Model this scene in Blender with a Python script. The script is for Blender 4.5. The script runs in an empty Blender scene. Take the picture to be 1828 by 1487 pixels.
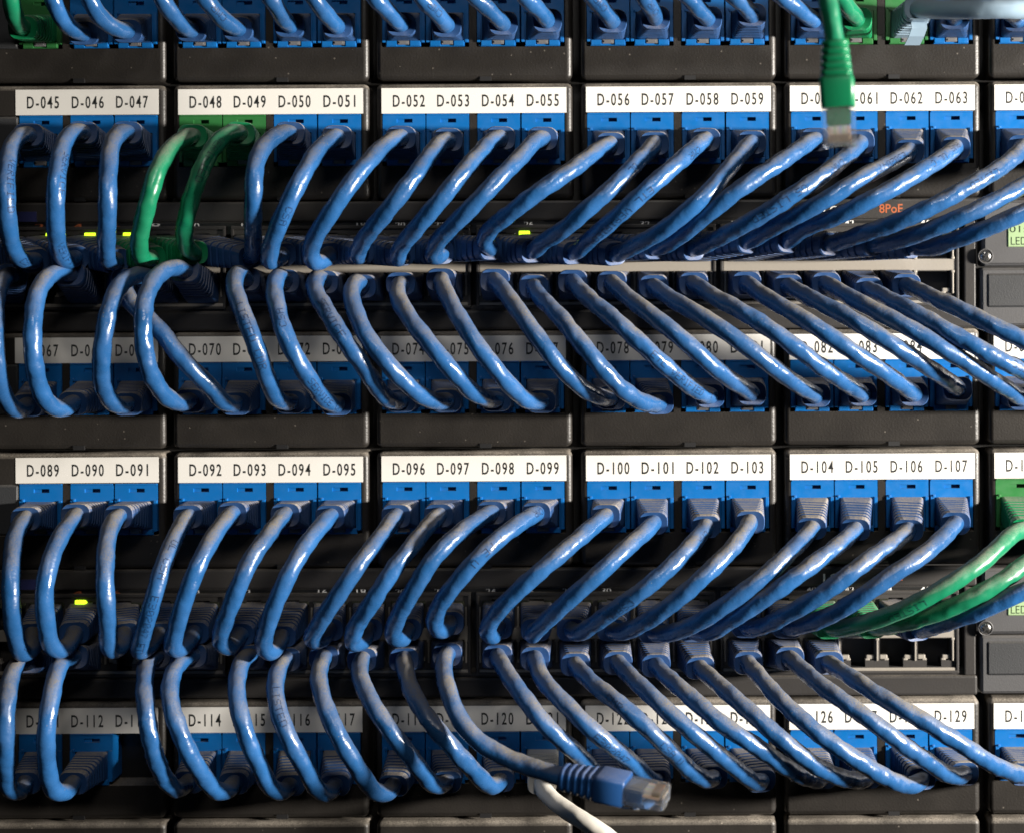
import bpy, bmesh, math, random
from mathutils import Vector, Matrix, Quaternion
random.seed(7)
rad = math.radians
SC = bpy.context.scene
COL = SC.collection

# ------------------------------------------------------------------ camera, light, exposure
S = 0.0002033                 # metres per photo pixel on the rack plane (Y = 0)
VX, VY = 1200.0, 500.0        # photo pixel straight ahead of the lens
D = 0.55                      # lens to rack plane
CAMX, CAMZ = (VX - 914) * S, (743.5 - VY) * S
cam = bpy.data.cameras.new("camera")
co = bpy.data.objects.new("camera", cam); COL.objects.link(co)
co.location = (CAMX, -D, CAMZ); co.rotation_euler = (rad(90), 0, 0)
cam.sensor_width = 36; cam.sensor_fit = 'HORIZONTAL'
cam.lens = D * 36 / (1828 * S)
cam.shift_x = (914 - VX) / 1828; cam.shift_y = (VY - 743.5) / 1828
cam.clip_start = 0.005; cam.clip_end = 50
cam.dof.use_dof = True; cam.dof.focus_distance = 0.528; cam.dof.aperture_fstop = 7.0
SC.camera = co

w = bpy.data.worlds.new("World"); SC.world = w; w.use_nodes = True
bg = w.node_tree.nodes['Background']
bg.inputs[0].default_value = (0.85, 0.92, 1.0, 1); bg.inputs[1].default_value = 0.006

def area(name, loc, target, size, power, color, sy=None):
    l = bpy.data.lights.new(name, 'AREA'); l.energy = power; l.color = color
    l.shape = 'RECTANGLE'; l.size = size; l.size_y = sy or size
    o = bpy.data.objects.new(name, l); COL.objects.link(o); o.location = loc
    o.rotation_euler = (Vector(target) - Vector(loc)).to_track_quat('-Z', 'Y').to_euler()
    return o
area("key_lamp", (1.04, -0.42, 0.07), (0.02, 0, 0), 0.14, 46, (1.0, 0.93, 0.84), 0.055)
area("fill_lamp", (0.30, -1.1, 0.80), (0.0, 0, 0), 0.35, 3.8, (1.0, 0.95, 0.9), 0.15)  # added weak fill to lift shaded labels and boot tops, not a known fixture

vs = SC.view_settings
SC.display_settings.display_device = 'sRGB'
vs.view_transform = 'Standard'; vs.look = 'None'; vs.exposure = 0; vs.gamma = 1

# ------------------------------------------------------------------ helpers
def px(x, y, d=0.0):
    """photo pixel seen at depth d (metres in front of the rack plane) -> world point"""
    k = (D - d) / D
    return Vector((CAMX + (x - VX) * S * k, -d, CAMZ - (y - VY) * S * k))
TILT = 0.0052
def ty(x, y): return y - (x - 914) * TILT      # rows climb slightly to the right

def link(name, data, parent=None):
    o = bpy.data.objects.new(name, data); COL.objects.link(o)
    if parent: o.parent = parent
    return o
def tag(o, label, cat, group=None, kind=None):
    o['label'] = label
    if cat: o['category'] = cat
    if group: o['group'] = group
    if kind: o['kind'] = kind
    return o
def mesh(name, bm, mats, smooth=False):
    bmesh.ops.recalc_face_normals(bm, faces=bm.faces) if smooth is None else None
    me = bpy.data.meshes.new(name); bm.to_mesh(me); bm.free()
    for m in (mats if isinstance(mats, (list, tuple)) else [mats]): me.materials.append(m)
    if smooth:
        for p in me.polygons: p.use_smooth = True
    return me

# box in "panel px": x right, y down, f = front distance in mm (positive = towards the lens)
def L(x, y, f): return Vector((x * S, -f * 0.001, -y * S))
def box(bm, x0, x1, y0, y1, f0, f1, mi=0, bev=0.0):
    vs_ = [bm.verts.new(L(x, y, f)) for f in (f0, f1) for y in (y0, y1) for x in (x0, x1)]
    q = [(0,1,3,2), (4,6,7,5), (0,4,5,1), (2,3,7,6), (0,2,6,4), (1,5,7,3)]
    fs = []
    for a in q:
        f = bm.faces.new([vs_[i] for i in a]); f.material_index = mi; fs.append(f)
    bmesh.ops.recalc_face_normals(bm, faces=fs)
    if bev:
        es = list({e for f in fs for e in f.edges})
        r = bmesh.ops.bevel(bm, geom=es, offset=bev * 0.001, segments=2, profile=0.6, affect='EDGES')
        for f in r['faces']: f.material_index = mi
def quad(bm, pts, mi=0):
    f = bm.faces.new([bm.verts.new(p) for p in pts]); f.material_index = mi; return f
def plate(bm, x0, x1, y0, y1, holes, f, mi=0, depth=0.0, floor=False, wmi=None):
    """flat sheet facing the lens with rectangular holes (hole walls go back 'depth' mm)"""
    wmi = mi if wmi is None else wmi
    xs = sorted({x0, x1, *[h[0] for h in holes], *[h[1] for h in holes]})
    ys = sorted({y0, y1, *[h[2] for h in holes], *[h[3] for h in holes]})
    def inh(cx, cy):
        for h in holes:
            if h[0] < cx < h[1] and h[2] < cy < h[3]: return h
    for a, b in zip(xs, xs[1:]):
        for c, d in zip(ys, ys[1:]):
            if not inh((a+b)/2, (c+d)/2):
                quad(bm, [L(a, d, f), L(b, d, f), L(b, c, f), L(a, c, f)], mi)
    for h in holes:
        dp = h[4] if len(h) > 4 else depth
        g = f - dp
        a, b, c, d = h[:4]
        for (p, q_, open_) in (((a, c), (b, c), (0, -1)), ((b, c), (b, d), (1, 0)), ((b, d), (a, d), (0, 1)), ((a, d), (a, c), (-1, 0))):
            mx, my = (p[0]+q_[0])/2 + open_[0]*.5, (p[1]+q_[1])/2 + open_[1]*.5
            if inh(mx, my): continue
            quad(bm, [L(*p, f), L(*q_, f), L(*q_, g), L(*p, g)], wmi)
        if floor or len(h) > 4:
            quad(bm, [L(a, d, g), L(b, d, g), L(b, c, g), L(a, c, g)], wmi)

def rr(x0, x1, y0, y1, r, n=4):
    out = []
    for cx, cy, a0 in ((x1-r, y0+r, -90), (x1-r, y1-r, 0), (x0+r, y1-r, 90), (x0+r, y0+r, 180)):
        for i in range(n+1):
            a = rad(a0 + 90*i/n); out.append((cx + r*math.cos(a), cy + r*math.sin(a)))
    return out
def loops(bm, rings, mi=0, close=True):
    vr = [[bm.verts.new(p) for p in r] for r in rings]
    fs = []
    for a, b in zip(vr, vr[1:]):
        n = len(a)
        for i in range(n):
            j = (i+1) % n
            f = bm.faces.new([a[i], a[j], b[j], b[i]]); f.material_index = mi; f.smooth = True; fs.append(f)
    return vr, fs
def rounded_slab(bm, x0, x1, y0, y1, front, back, b, mi=0, face=True, r=None):
    """rounded-edge slab; b = edge radius in px, front/back in mm"""
    r = r or b * 1.15
    rings = []
    for k in range(5):
        a = rad(90 * k / 4); ins = b * (1 - math.sin(a)); dz = b * S * 1000 * (1 - math.cos(a))
        rings.append([L(x, y, front - dz) for x, y in rr(x0+ins, x1-ins, y0+ins, y1-ins, max(r-ins, .05))])
    rings.append([L(x, y, back) for x, y in rr(x0, x1, y0, y1, r)])
    vr, fs = loops(bm, rings, mi)
    if face:
        f = bm.faces.new(vr[0]); f.material_index = mi

# ------------------------------------------------------------------ materials
def mat(name, color, rough=0.5, metal=0.0, dust=0.0, bump=0.0, bscale=2500, spec=0.5, dust_color=(0.30, 0.265, 0.22), vary=0.0,
        coat=0.0, grain=(1, 1, 1), specks=0.0, trans=0.0, emit=None, estr=0.0, sss=0.0, dlo=0.2, dhi=0.95, film=0.0, sscale=700, ssel=.72, bdist=.0001):
    m = bpy.data.materials.new(name); m.use_nodes = True
    nt = m.node_tree; N = nt.nodes; lk = nt.links.new
    p = N['Principled BSDF']
    p.inputs['Base Color'].default_value = (*color, 1); p.inputs['Roughness'].default_value = rough
    p.inputs['Metallic'].default_value = metal; p.inputs['Specular IOR Level'].default_value = spec
    p.inputs['Coat Weight'].default_value = coat; p.inputs['Transmission Weight'].default_value = trans
    if emit: p.inputs['Emission Color'].default_value = (*emit, 1); p.inputs['Emission Strength'].default_value = estr
    geo = N.new('ShaderNodeNewGeometry'); tc = N.new('ShaderNodeTexCoord')
    def noise(scale, detail=2, vec=None, rough_=0.5):
        n = N.new('ShaderNodeTexNoise'); n.inputs['Scale'].default_value = scale; n.inputs['Detail'].default_value = detail
        n.inputs['Roughness'].default_value = rough_
        lk(vec or geo.outputs['Position'], n.inputs['Vector']); return n.outputs['Fac']
    def math_(op, a, b=None, clamp=False):
        n = N.new('ShaderNodeMath'); n.operation = op; n.use_clamp = clamp
        for i, v in enumerate((a, b)):
            if v is None: continue
            if isinstance(v, (int, float)): n.inputs[i].default_value = v
            else: lk(v, n.inputs[i])
        return n.outputs[0]
    def ramp(v, lo, hi):
        n = N.new('ShaderNodeMapRange'); n.inputs['From Min'].default_value = lo; n.inputs['From Max'].default_value = hi
        lk(v, n.inputs['Value']); return n.outputs['Result']
    def mix(f, a, b):
        n = N.new('ShaderNodeMix'); n.data_type = 'RGBA'
        if isinstance(f, (int, float)): n.inputs['Factor'].default_value = f
        else: lk(f, n.inputs['Factor'])
        for k, v in ((6, a), (7, b)):
            if isinstance(v, tuple): n.inputs[k].default_value = (*v, 1)
            else: lk(v, n.inputs[k])
        return n.outputs[2]
    c = color
    r = None
    if vary:
        v = ramp(noise(90, 3), .3, .7)
        c = mix(math_('MULTIPLY', v, vary), color, tuple(min(1, k*1.9 + .02) for k in color))
        oi = N.new('ShaderNodeObjectInfo')
        c2 = mix(math_('MULTIPLY', oi.outputs['Random'], vary), c, tuple(k*.62 for k in color)); c = c2
    if dust or film:
        sep = N.new('ShaderNodeSeparateXYZ'); lk(geo.outputs['Normal'], sep.inputs[0])
        up = ramp(sep.outputs['Z'], dlo, dhi)
        gr = ramp(noise(2300, 3, rough_=.75), .36, .62)
        pa = ramp(noise(75, 3), .32, .62)
        f = math_('MULTIPLY', math_('MULTIPLY', up, math_('ADD', math_('MULTIPLY', gr, .75), .3)), math_('MULTIPLY', math_('ADD', math_('MULTIPLY', pa, .75), .3), dust), True)
        if film: f = math_('ADD', f, math_('MULTIPLY', math_('ADD', math_('MULTIPLY', pa, .6), math_('MULTIPLY', gr, .4)), film), True)
        if specks:
            vo = N.new('ShaderNodeTexVoronoi'); vo.inputs['Scale'].default_value = sscale; lk(geo.outputs['Position'], vo.inputs['Vector'])
            sp = math_('LESS_THAN', vo.outputs['Distance'], .13)
            sel = math_('GREATER_THAN', N_sel(N, lk, vo), ssel)
            sp = math_('MULTIPLY', math_('MULTIPLY', sp, sel), math_('MULTIPLY', ramp(sep.outputs['Z'], -.1, .4), specks))
            f = math_('MAXIMUM', f, sp, True)
        c = mix(f, c, dust_color)
        n = N.new('ShaderNodeMapRange'); n.inputs['To Min'].default_value = rough; n.inputs['To Max'].default_value = .95
        lk(f, n.inputs['Value']); lk(n.outputs['Result'], p.inputs['Roughness'])
        if vary: lk(math_('ADD', math_('MULTIPLY', ramp(noise(260, 3), .35, .7), .22), rough - .04), n.inputs['To Min'])
    if c is not color: lk(c, p.inputs['Base Color'])
    if bump:
        mp = N.new('ShaderNodeMapping'); mp.inputs['Scale'].default_value = grain
        lk(geo.outputs['Position'], mp.inputs['Vector'])
        b = N.new('ShaderNodeBump'); b.inputs['Strength'].default_value = bump; b.inputs['Distance'].default_value = bdist
        lk(noise(bscale, 3, mp.outputs[0]), b.inputs['Height']); lk(b.outputs[0], p.inputs['Normal'])
    return m
def N_sel(N, lk, vo):
    s = N.new('ShaderNodeSeparateColor'); lk(vo.outputs['Color'], s.inputs[0]); return s.outputs[0]

DUST = (0.165, 0.148, 0.122)
BLUE_CORD = mat('blue_pvc', (0.0095, 0.074, 0.215), .20, dust=1.3, specks=1.2, bump=.38, bscale=620, vary=.42, bdist=.00035, spec=.6, film=.05, dlo=.25, dhi=.9, dust_color=DUST)
GREEN_CORD = mat('green_pvc', (0.003, 0.150, 0.072), .24, dust=.9, dlo=.15, specks=.6, bump=.12, bscale=900, vary=.2, film=.02)
PALE_CORD = mat('pale_blue_pvc', (0.30, 0.42, 0.53), .4, dust=.4, bump=.1, bscale=900)
WHITE_CORD = mat('white_pvc', (0.72, 0.69, 0.62), .45, dust=.5, bump=.1, bscale=900)
BLUE_BOOT = mat('blue_boot_rubber', (0.013, 0.058, 0.175), .38, dust=1.3, dlo=.1, dhi=.8, specks=.6, bump=.2, bscale=1500, vary=.15, film=.03)
CLEAN_BOOT = mat('clean_blue_boot_rubber', (0.012, 0.060, 0.19), .36, dust=.35, bump=.2, bscale=1500)
CLEAN_GREEN = mat('clean_green_boot_rubber', (0.004, 0.17, 0.07), .34, dust=.2, bump=.2, bscale=1500)
GREEN_BOOT = mat('green_boot_rubber', (0.005, 0.20, 0.075), .38, dust=.8, specks=.5, bump=.2, bscale=1500)
PALE_BOOT = mat('pale_blue_boot_rubber', (0.27, 0.38, 0.48), .45, dust=.4)
WHITE_BOOT = mat('white_boot_rubber', (0.66, 0.63, 0.56), .5, dust=.4)
INK = mat('print_ink', (0.002, 0.006, 0.03), .5)
INK_DARK = mat('label_ink', (0.012, 0.014, 0.014), .6)
JACK_BLUE = mat('blue_jack_plastic', (0.0015, 0.128, 0.41), .33, dust=.5, bump=.15, bscale=1200, vary=.1, film=.015)
JACK_GREEN = mat('green_jack_plastic', (0.025, 0.15, 0.04), .35, dust=.5, bump=.15, bscale=1200, vary=.1)
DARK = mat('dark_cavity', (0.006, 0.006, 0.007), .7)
CLIP = mat('grey_clip', (0.16, 0.16, 0.165), .25, spec=.8, dust=.3)
BEZEL = mat('black_panel_plastic', (0.0165, 0.0148, 0.0135), .40, dust=1.0, bump=.8, bscale=1300, film=.035, dlo=.05, dhi=.75, specks=1.6, sscale=420, ssel=.82)
RACK = mat('black_steel', (0.012, 0.0115, 0.011), .5, bump=.3)
LABEL = mat('white_label_tape', (0.80, 0.785, 0.74), .45, bump=.05)
SWITCH = mat('charcoal_switch_plastic', (0.032, 0.030, 0.029), .45, dust=.5, bump=.5, bscale=1600, film=.02)
STRIP = mat('black_number_strip', (0.012, 0.012, 0.012), .4, dust=.2, bump=.2)
TIN = mat('port_shield_tin', (0.36, 0.33, 0.285), .42, metal=.2, dust=.6, bump=.35, bscale=1300)
PORTFRAME = mat('port_frame_plastic', (0.045, 0.042, 0.040), .45, dust=.5, bump=.4)
CONTROL = mat('grey_control_plastic', (0.072, 0.072, 0.075), .5, dust=.3, bump=.7, bscale=2600)
CONTROL_DK = mat('dark_blank_plastic', (0.035, 0.037, 0.040), .55, dust=.3, bump=.9, bscale=2200)
LCD = mat('lcd_glass', (0.33, 0.46, 0.25), .2)
LCD_INK = mat('lcd_segment', (0.03, 0.05, 0.025), .4)
STEEL = mat('screw_steel', (0.55, 0.54, 0.52), .25, metal=1.0)
LED_OFF = mat('led_window', (0.03, 0.033, 0.022), .2)
LED_ON = mat('led_lit', (0.5, 0.8, 0.05), .3, emit=(0.62, 1.0, 0.02), estr=2.4)
WHITE_PRINT = mat('white_print', (0.85, 0.85, 0.83), .5)
ORANGE_PRINT = mat('orange_print', (0.42, 0.11, 0.04), .5)
BADGE = mat('badge_blue', (0.035, 0.04, 0.13), .3)
CLEAR = mat('clear_polycarbonate', (0.97, 0.98, 0.98), .05, trans=.93, spec=.9)
GOLD = mat('contact_gold', (0.85, 0.66, 0.38), .3, metal=1.0)

# ------------------------------------------------------------------ lettering
_tc = {}
def text_polys(s, thin=-0.012):
    if (s, thin) in _tc: return _tc[(s, thin)]
    cu = bpy.data.curves.new('t', 'FONT'); cu.body = s; cu.size = 1; cu.resolution_u = 3; cu.offset = thin; cu.space_character = 1.28 if '-' in s else 1.0
    o = bpy.data.objects.new('t', cu); COL.objects.link(o)
    dg = bpy.context.evaluated_depsgraph_get(); dg.update()
    me = o.evaluated_get(dg).to_mesh()
    v = [(p.co.x, p.co.y) for p in me.vertices]; f = [tuple(p.vertices) for p in me.polygons]
    o.evaluated_get(dg).to_mesh_clear(); bpy.data.objects.remove(o); bpy.data.curves.remove(cu)
    x0 = min(a[0] for a in v); x1 = max(a[0] for a in v); y0 = min(a[1] for a in v); y1 = max(a[1] for a in v)
    _tc[(s, thin)] = ([((a[0]-x0)/(x1-x0), (a[1]-y0)/(y1-y0)) for a in v], f)
    return _tc[(s, thin)]
def put_text(bm, s, x0, x1, y0, y1, f, mi=0, thin=-0.012):
    v, fs = text_polys(s, thin)
    vv = [bm.verts.new(L(x0 + a*(x1-x0), y1 - b*(y1-y0), f)) for a, b in v]
    for q in fs:
        try: bm.faces.new([vv[i] for i in q]).material_index = mi
        except ValueError: pass

GL = {'A': '01110 10001 10001 11111 10001 10001 10001', 'C': '01110 10001 10000 10000 10000 10001 01110', 'D': '11110 10001 10001 10001 10001 10001 11110',
 'E': '11111 10000 10000 11110 10000 10000 11111', 'F': '11111 10000 10000 11110 10000 10000 10000', 'I': '01110 00100 00100 00100 00100 00100 01110',
 'L': '10000 10000 10000 10000 10000 10000 11111', 'M': '10001 11011 10101 10101 10001 10001 10001', 'R': '11110 10001 10001 11110 10100 10010 10001',
 'S': '01111 10000 10000 01110 00001 00001 11110', 'T': '11111 00100 00100 00100 00100 00100 00100', 'U': '10001 10001 10001 10001 10001 10001 01110',
 'V': '10001 10001 10001 10001 01010 01010 00100', 'W': '10001 10001 10001 10101 10101 11011 10001', 'G': '01110 10001 10000 10111 10001 10001 01110', 'P': '11110 10001 10001 11110 10000 10000 10000', '0': '01110 10001 10011 10101 11001 10001 01110',
 '2': '01110 10001 00001 00110 01000 10000 11111', '3': '11110 00001 00001 01110 00001 00001 11110', '4': '00010 00110 01010 10010 11111 00010 00010',
 '5': '11111 10000 11110 00001 00001 10001 01110', '7': '11111 00001 00010 00100 01000 01000 01000', '9': '01110 10001 10001 01111 00001 00001 01110'}

# ------------------------------------------------------------------ rack back
bm = bmesh.new(); box(bm, -500, 2400, -700, 2300, -70, -75)
o = link('rack_back', mesh('rack_back', bm, RACK)); o.location = px(0, 0); tag(o, 'black steel inside of the equipment rack behind the panels', None, kind='structure')

# ------------------------------------------------------------------ patch panels
RIGHT = [295, 658, 1021, 1386, 1750, 2115]
JX = [-338, -260, -169, -90]           # jack left edge from a module's right edge
bmz = bmesh.new()
rounded_slab(bmz, 0, 350, 0, 207, 0, -9, 9, face=False, r=11)
plate(bmz, 9, 341, 9, 198, [(11, 167, 54, 147), (180, 338, 54, 147)], 0, depth=9)
box(bmz, 186, 206, 200, 207.6, -.6, .25, mi=1)
BEZ = mesh('module_bezel', bmz, [BEZEL, DARK])
del bmz
def jack_mesh(m):
    b = bmesh.new()
    plate(b, 0, 76, 0, 28, [(38, 53, 8, 15, 1.8), (25, 38, 8, 15, .7)], .1, depth=1)
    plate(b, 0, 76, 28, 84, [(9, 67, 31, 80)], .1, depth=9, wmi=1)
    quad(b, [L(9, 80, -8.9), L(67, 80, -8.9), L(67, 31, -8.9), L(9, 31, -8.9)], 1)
    plate(b, 7, 69, 84, 91, [], .1)
    box(b, .5, 6, 29, 84, -1, .75, bev=.12); box(b, 70, 75.5, 29, 84, -1, .75, bev=.12)   # raised side rails
    box(b, .5, 75.5, -1, 1.5, -1, .5, bev=.1)
    box(b, 8, 26, 81, 90, -1, .8, bev=.12); box(b, 50, 68, 81, 90, -1, .8, bev=.12)       # feet beside the clip
    box(b, 4, 9, 26, 31, -.5, .9, bev=.25)                                                # moulding peg
    for a, c in ((0, 0), (76, 0)):                                                        # outer side walls
        quad(b, [L(a, 0, .1), L(a, 84, .1), L(a, 84, -9), L(a, 0, -9)])
    quad(b, [L(7, 91, .1), L(69, 91, .1), L(69, 91, -9), L(7, 91, -9)])
    return mesh('keystone_jack', b, [m, DARK])
JB, JG = jack_mesh(JACK_BLUE), jack_mesh(JACK_GREEN)
b = bmesh.new(); box(b, 28, 48, 80, 88, -1, .9, bev=.15); box(b, 31, 45, 82.5, 86, .8, 1.15, bev=.1); CL = mesh('latch_clip', b, CLIP)
b = bmesh.new(); rounded_slab(b, 0, 76, 0, 91, .1, -6, 4); BLANK = mesh('blank_insert', b, CONTROL_DK)

def label_mesh(x0, x1, items):
    b = bmesh.new(); box(b, x0, x1, 0, 45.5, -.5, .16)
    for s, cx in items: put_text(b, s, cx - 28.5, cx + 28.5, 12, 34, .2, 1, .013)
    return mesh('label_strip', b, [LABEL, INK_DARK])

ROWT = [-63, 149, 591, 805, 1251, 1465]
FIRST = [None, 45, 67, 89, 111, None]
GREENJ = {(0, 0, 1), (0, 4, 1), (0, 4, 2), (1, 1, 0), (1, 1, 1), (3, 5, 0)}
MISSING = {(4, 0, 3)}
JCX = lambda m, j: RIGHT[m] + JX[j] + 38
PANEL_TXT = ['top black patch panel with labels D-045 to D-063 and green jacks among blue',
             'middle black patch panel with labels D-067 to D-107 in two rows',
             'bottom black patch panel with labels D-112 to D-129 along its top row']
for pi in range(3):
    ytop, ybot = ROWT[2*pi], ROWT[2*pi+1] + 207
    root = link('patch_bay', None); root.location = px(914, (ytop + ybot) / 2); root.rotation_euler = (0, -math.atan(TILT), 0)
    tag(root, PANEL_TXT[pi], 'patch panel', 'patch panels in the rack')
    yc = (ytop + ybot) / 2
    def place(name, me, x, y, par=root, base=None):
        q = link(name, me, par); bx, by = base or (914, yc)
        q.location = L(x - bx, y - by, 0); return q
    b = bmesh.new(); plate(b, -160, 2200, ytop, ybot, [], -9.2); fr = mesh('panel_frame', b, RACK)
    fr_o = place('panel_frame', fr, 0, 0)
    for r in (2*pi, 2*pi+1):
        n = FIRST[r]
        for m in range(6):
            x0 = RIGHT[m] - 350
            bz = place('module_bezel', BEZ, x0, ROWT[r])
            if n is not None:
                js = [1, 2, 3] if m == 0 else [0, 1, 2, 3]
                its = []
                cxs = [None, -218, -138, -59] if m == 0 else [-291, -212, -132, -52]
                for j in js: its.append((f'D-{n:03d}', 350 + cxs[j])); n += 1
                l = link('label_strip', label_mesh(83 if m == 0 else 10, 338 if m == 0 else 340, its), bz)
                l.location = L(0, 8 + random.uniform(-.8, .8), 0); l.rotation_euler = (0, random.uniform(-.002, .002), 0)
                l['label'] = 'white printed label strip reading ' + ' '.join(t for t, _ in its[:2])
            if r == 5: continue
            for j in range(4):
                if (r, m, j) in MISSING: continue
                jx, jy = RIGHT[m] + JX[j], ROWT[r] + 55
                if m == 0 and j == 0:
                    q = place('blank_insert', BLANK, jx, jy); continue
                g = (r, m, j) in GREENJ
                q = place('keystone_jack', JG if g else JB, jx, jy)
                if g: q['label'] = 'green keystone jack'
                c = link('latch_clip', CL, q)

# ------------------------------------------------------------------ network switches
COLX = [14, 82, 151, 220, 290, 360, 452, 520, 589, 658, 728, 798, 890, 958, 1027, 1097, 1166, 1236, 1328, 1396, 1464, 1532, 1600, 1668]
BLK = [(-26, 402), (412, 840), (850, 1278), (1286, 1712)]
LIT = [{(1, 1), (2, 1), (3, 1), (13, 0)}, {(2, 0)}]
for si, y0 in enumerate((358, 1013)):
    root = link('network_switch', None); yc = y0 + 116
    root.location = px(914, yc); root.rotation_euler = (0, -.0045, 0)
    tag(root, ['upper charcoal network switch with three lit green lights at left, between two panels',
               'lower charcoal network switch with three empty ports at its right'][si], 'network switch', 'network switches in the rack')
    def part(name, me, par=root):
        q = link(name, me, par)
        if par is root: q.location = L(-914, -116, 0)
        return q
    b = bmesh.new()                                        # bezel: top band and bottom lip, with a recess for the ports between
    plate(b, -160, 1745, 2, 231, [(-30, 1722, 39, 187)], -1.5, depth=6)
    box(b, -160, 1745, 1, 36, -3, 0, bev=.8)
    box(b, -160, 1745, 196, 231, -3, -.2, bev=.9)
    quad(b, [L(-30, 187, -7.4), L(1722, 187, -7.4), L(1722, 39, -7.4), L(-30, 39, -7.4)], 0)
    box(b, 1722, 1742, 39, 196, -3, -.3, bev=.5)
    part('front_bezel', mesh('front_bezel', b, [SWITCH]))
    b = bmesh.new(); box(b, -28, 1720, 37, 59, -5, -1.6, bev=.1); part('number_strip', mesh('number_strip', b, STRIP))
    b = bmesh.new()
    for c, x in enumerate(COLX):
        mi = 1 if c < 4 else 0
        put_text(b, str(2*c), x - 23, x - 6, 37.5, 49, -1.55, mi, .012); put_text(b, str(2*c+1), x + 0, x + 17, 45, 56.5, -1.55, mi, .012)
    put_text(b, '100', 1470, 1515, 13, 28, .06, 0, 0); put_text(b, '8PoE', 1570, 1612, 10, 26, .06, 1, .01)
    part('port_print', mesh('port_print', b, [WHITE_PRINT, ORANGE_PRINT]))
    b = bmesh.new(); box(b, 8, 66, 17, 35, -.2, .3, bev=.1); part('badge', mesh('badge', b, BADGE))
    LW = {}
    for on in (0, 1):
        b = bmesh.new(); box(b, -8.5 - on, 8.5 + on, -5 - 2*on, 5 + on, -2.4, -.3, bev=.3); LW[on] = mesh('indicator_lamp', b, LED_ON if on else LED_OFF)
    for bi, (a, c) in enumerate(BLK):
        b = bmesh.new(); holes = []
        cols = COLX[bi*6: bi*6+6]
        for x in cols:
            holes += [(x-29, x+29, 69, 107), (x-13, x+13, 57, 69), (x-29, x+29, 130, 169), (x-13, x+13, 169, 181)]
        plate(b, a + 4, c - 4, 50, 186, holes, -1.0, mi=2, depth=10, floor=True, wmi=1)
        box(b, a + 5, c - 5, 108, 129, -2, -.55, bev=.35)          # bright bar between the two rows
        for x in cols:
            for k in (-33.5, 33.5):
                if k < 0 or x == cols[-1]:
                    box(b, x + k - 1.6, x + k + 1.6, 70, 107, -2, -.5, bev=.2); box(b, x + k - 1.6, x + k + 1.6, 130, 170, -2, -.5, bev=.2)
                    box(b, x + k - 3, x + k + 3, 104, 109, -2, -.2, bev=.3); box(b, x + k - 3, x + k + 3, 128, 133, -2, -.2, bev=.3)
            for k in (-1, 1):                                         # little springs in the corners of each lower port
                box(b, x + k*22 - 7, x + k*22 + 7, 160, 168, -3, -1.3, bev=.4); box(b, x + k*17 - 4, x + k*17 + 4, 166, 173, -3, -1.2, bev=.3)
        box(b, a + 5, c - 5, 182, 188, -2, -.4, bev=.3)
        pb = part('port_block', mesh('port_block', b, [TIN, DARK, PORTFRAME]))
        b = bmesh.new()
        for (u, v_, t, q_) in ((a, c, 44, 50), (a, c, 187, 192), (a, a + 5, 50, 187), (c - 5, c, 50, 187)): box(b, u, v_, t, q_, -2.5, -.1, bev=.25)
        link('block_frame', mesh('block_frame', b, PORTFRAME), pb)
        for k, x in enumerate(cols):
            for e, dx in enumerate((-21, 21)):
                on = (bi*6 + k, e) in LIT[si]
                q = link('indicator_lamp', LW[1 if on else 0], pb); q.location = L(x + dx*(.4 if on and bi == 0 else 1.05), 64 if not on else 62, 0)
                if on: q['label'] = 'lit yellow-green indicator lamp'
    # control panel at the right
    b = bmesh.new(); rounded_slab(b, 1752, 2300, 3, 122, 1.2, -8, 6); rounded_slab(b, 1750, 2300, 124, 229, .2, -8, 5)
    cp = part('control_panel', mesh('control_panel', b, CONTROL))
    b = bmesh.new(); rounded_slab(b, 1761, 2290, 134, 196, .55, -1, 4); link('blank_cover', mesh('blank_cover', b, CONTROL_DK), cp)
    b = bmesh.new(); rounded_slab(b, 1797, 1990, 42, 88, 1.5, 0, 2)
    put_text(b, '01:', 1801, 1829, 50, 62, 1.53, 1, 0); put_text(b, 'LED', 1803, 1832, 70, 84, 1.53, 1, 0)
    link('display', mesh('display', b, [LCD, LCD_INK]), cp)
    b = bmesh.new()
    cx, cy = 1758, 104 if si == 0 else 110
    rings = []
    for R_, f in ((14, 1.2), (13, 1.75), (11.5, 1.5), (11, .9)): rings.append([L(cx + R_*math.cos(t*math.pi/10), cy + R_*math.sin(t*math.pi/10), f) for t in range(20)])
    loops(b, rings, 1)
    rings = []
    for R_, f in ((10.6, .9), (10, 1.6), (7.5, 2.0), (3, 2.1)): rings.append([L(cx + R_*math.cos(t*math.pi/10), cy + R_*math.sin(t*math.pi/10), f) for t in range(20)])
    vr, _ = loops(b, rings, 0); b.faces.new(vr[-1])
    for an in (.5, .5 + math.pi/2):
        u = Vector((math.cos(an), math.sin(an)))
        pts = [(cx + u.x*s_*7 - u.y*t*1.4, cy + u.y*s_*7 + u.x*t*1.4) for s_, t in ((-1, -1), (1, -1), (1, 1), (-1, 1))]
        quad(b, [L(p_[0], p_[1], 2.14 + (.01 if an > 1 else 0)) for p_ in pts], 2)
    link('screw', mesh('screw', b, [STEEL, CONTROL, DARK], smooth=False), cp)

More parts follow.
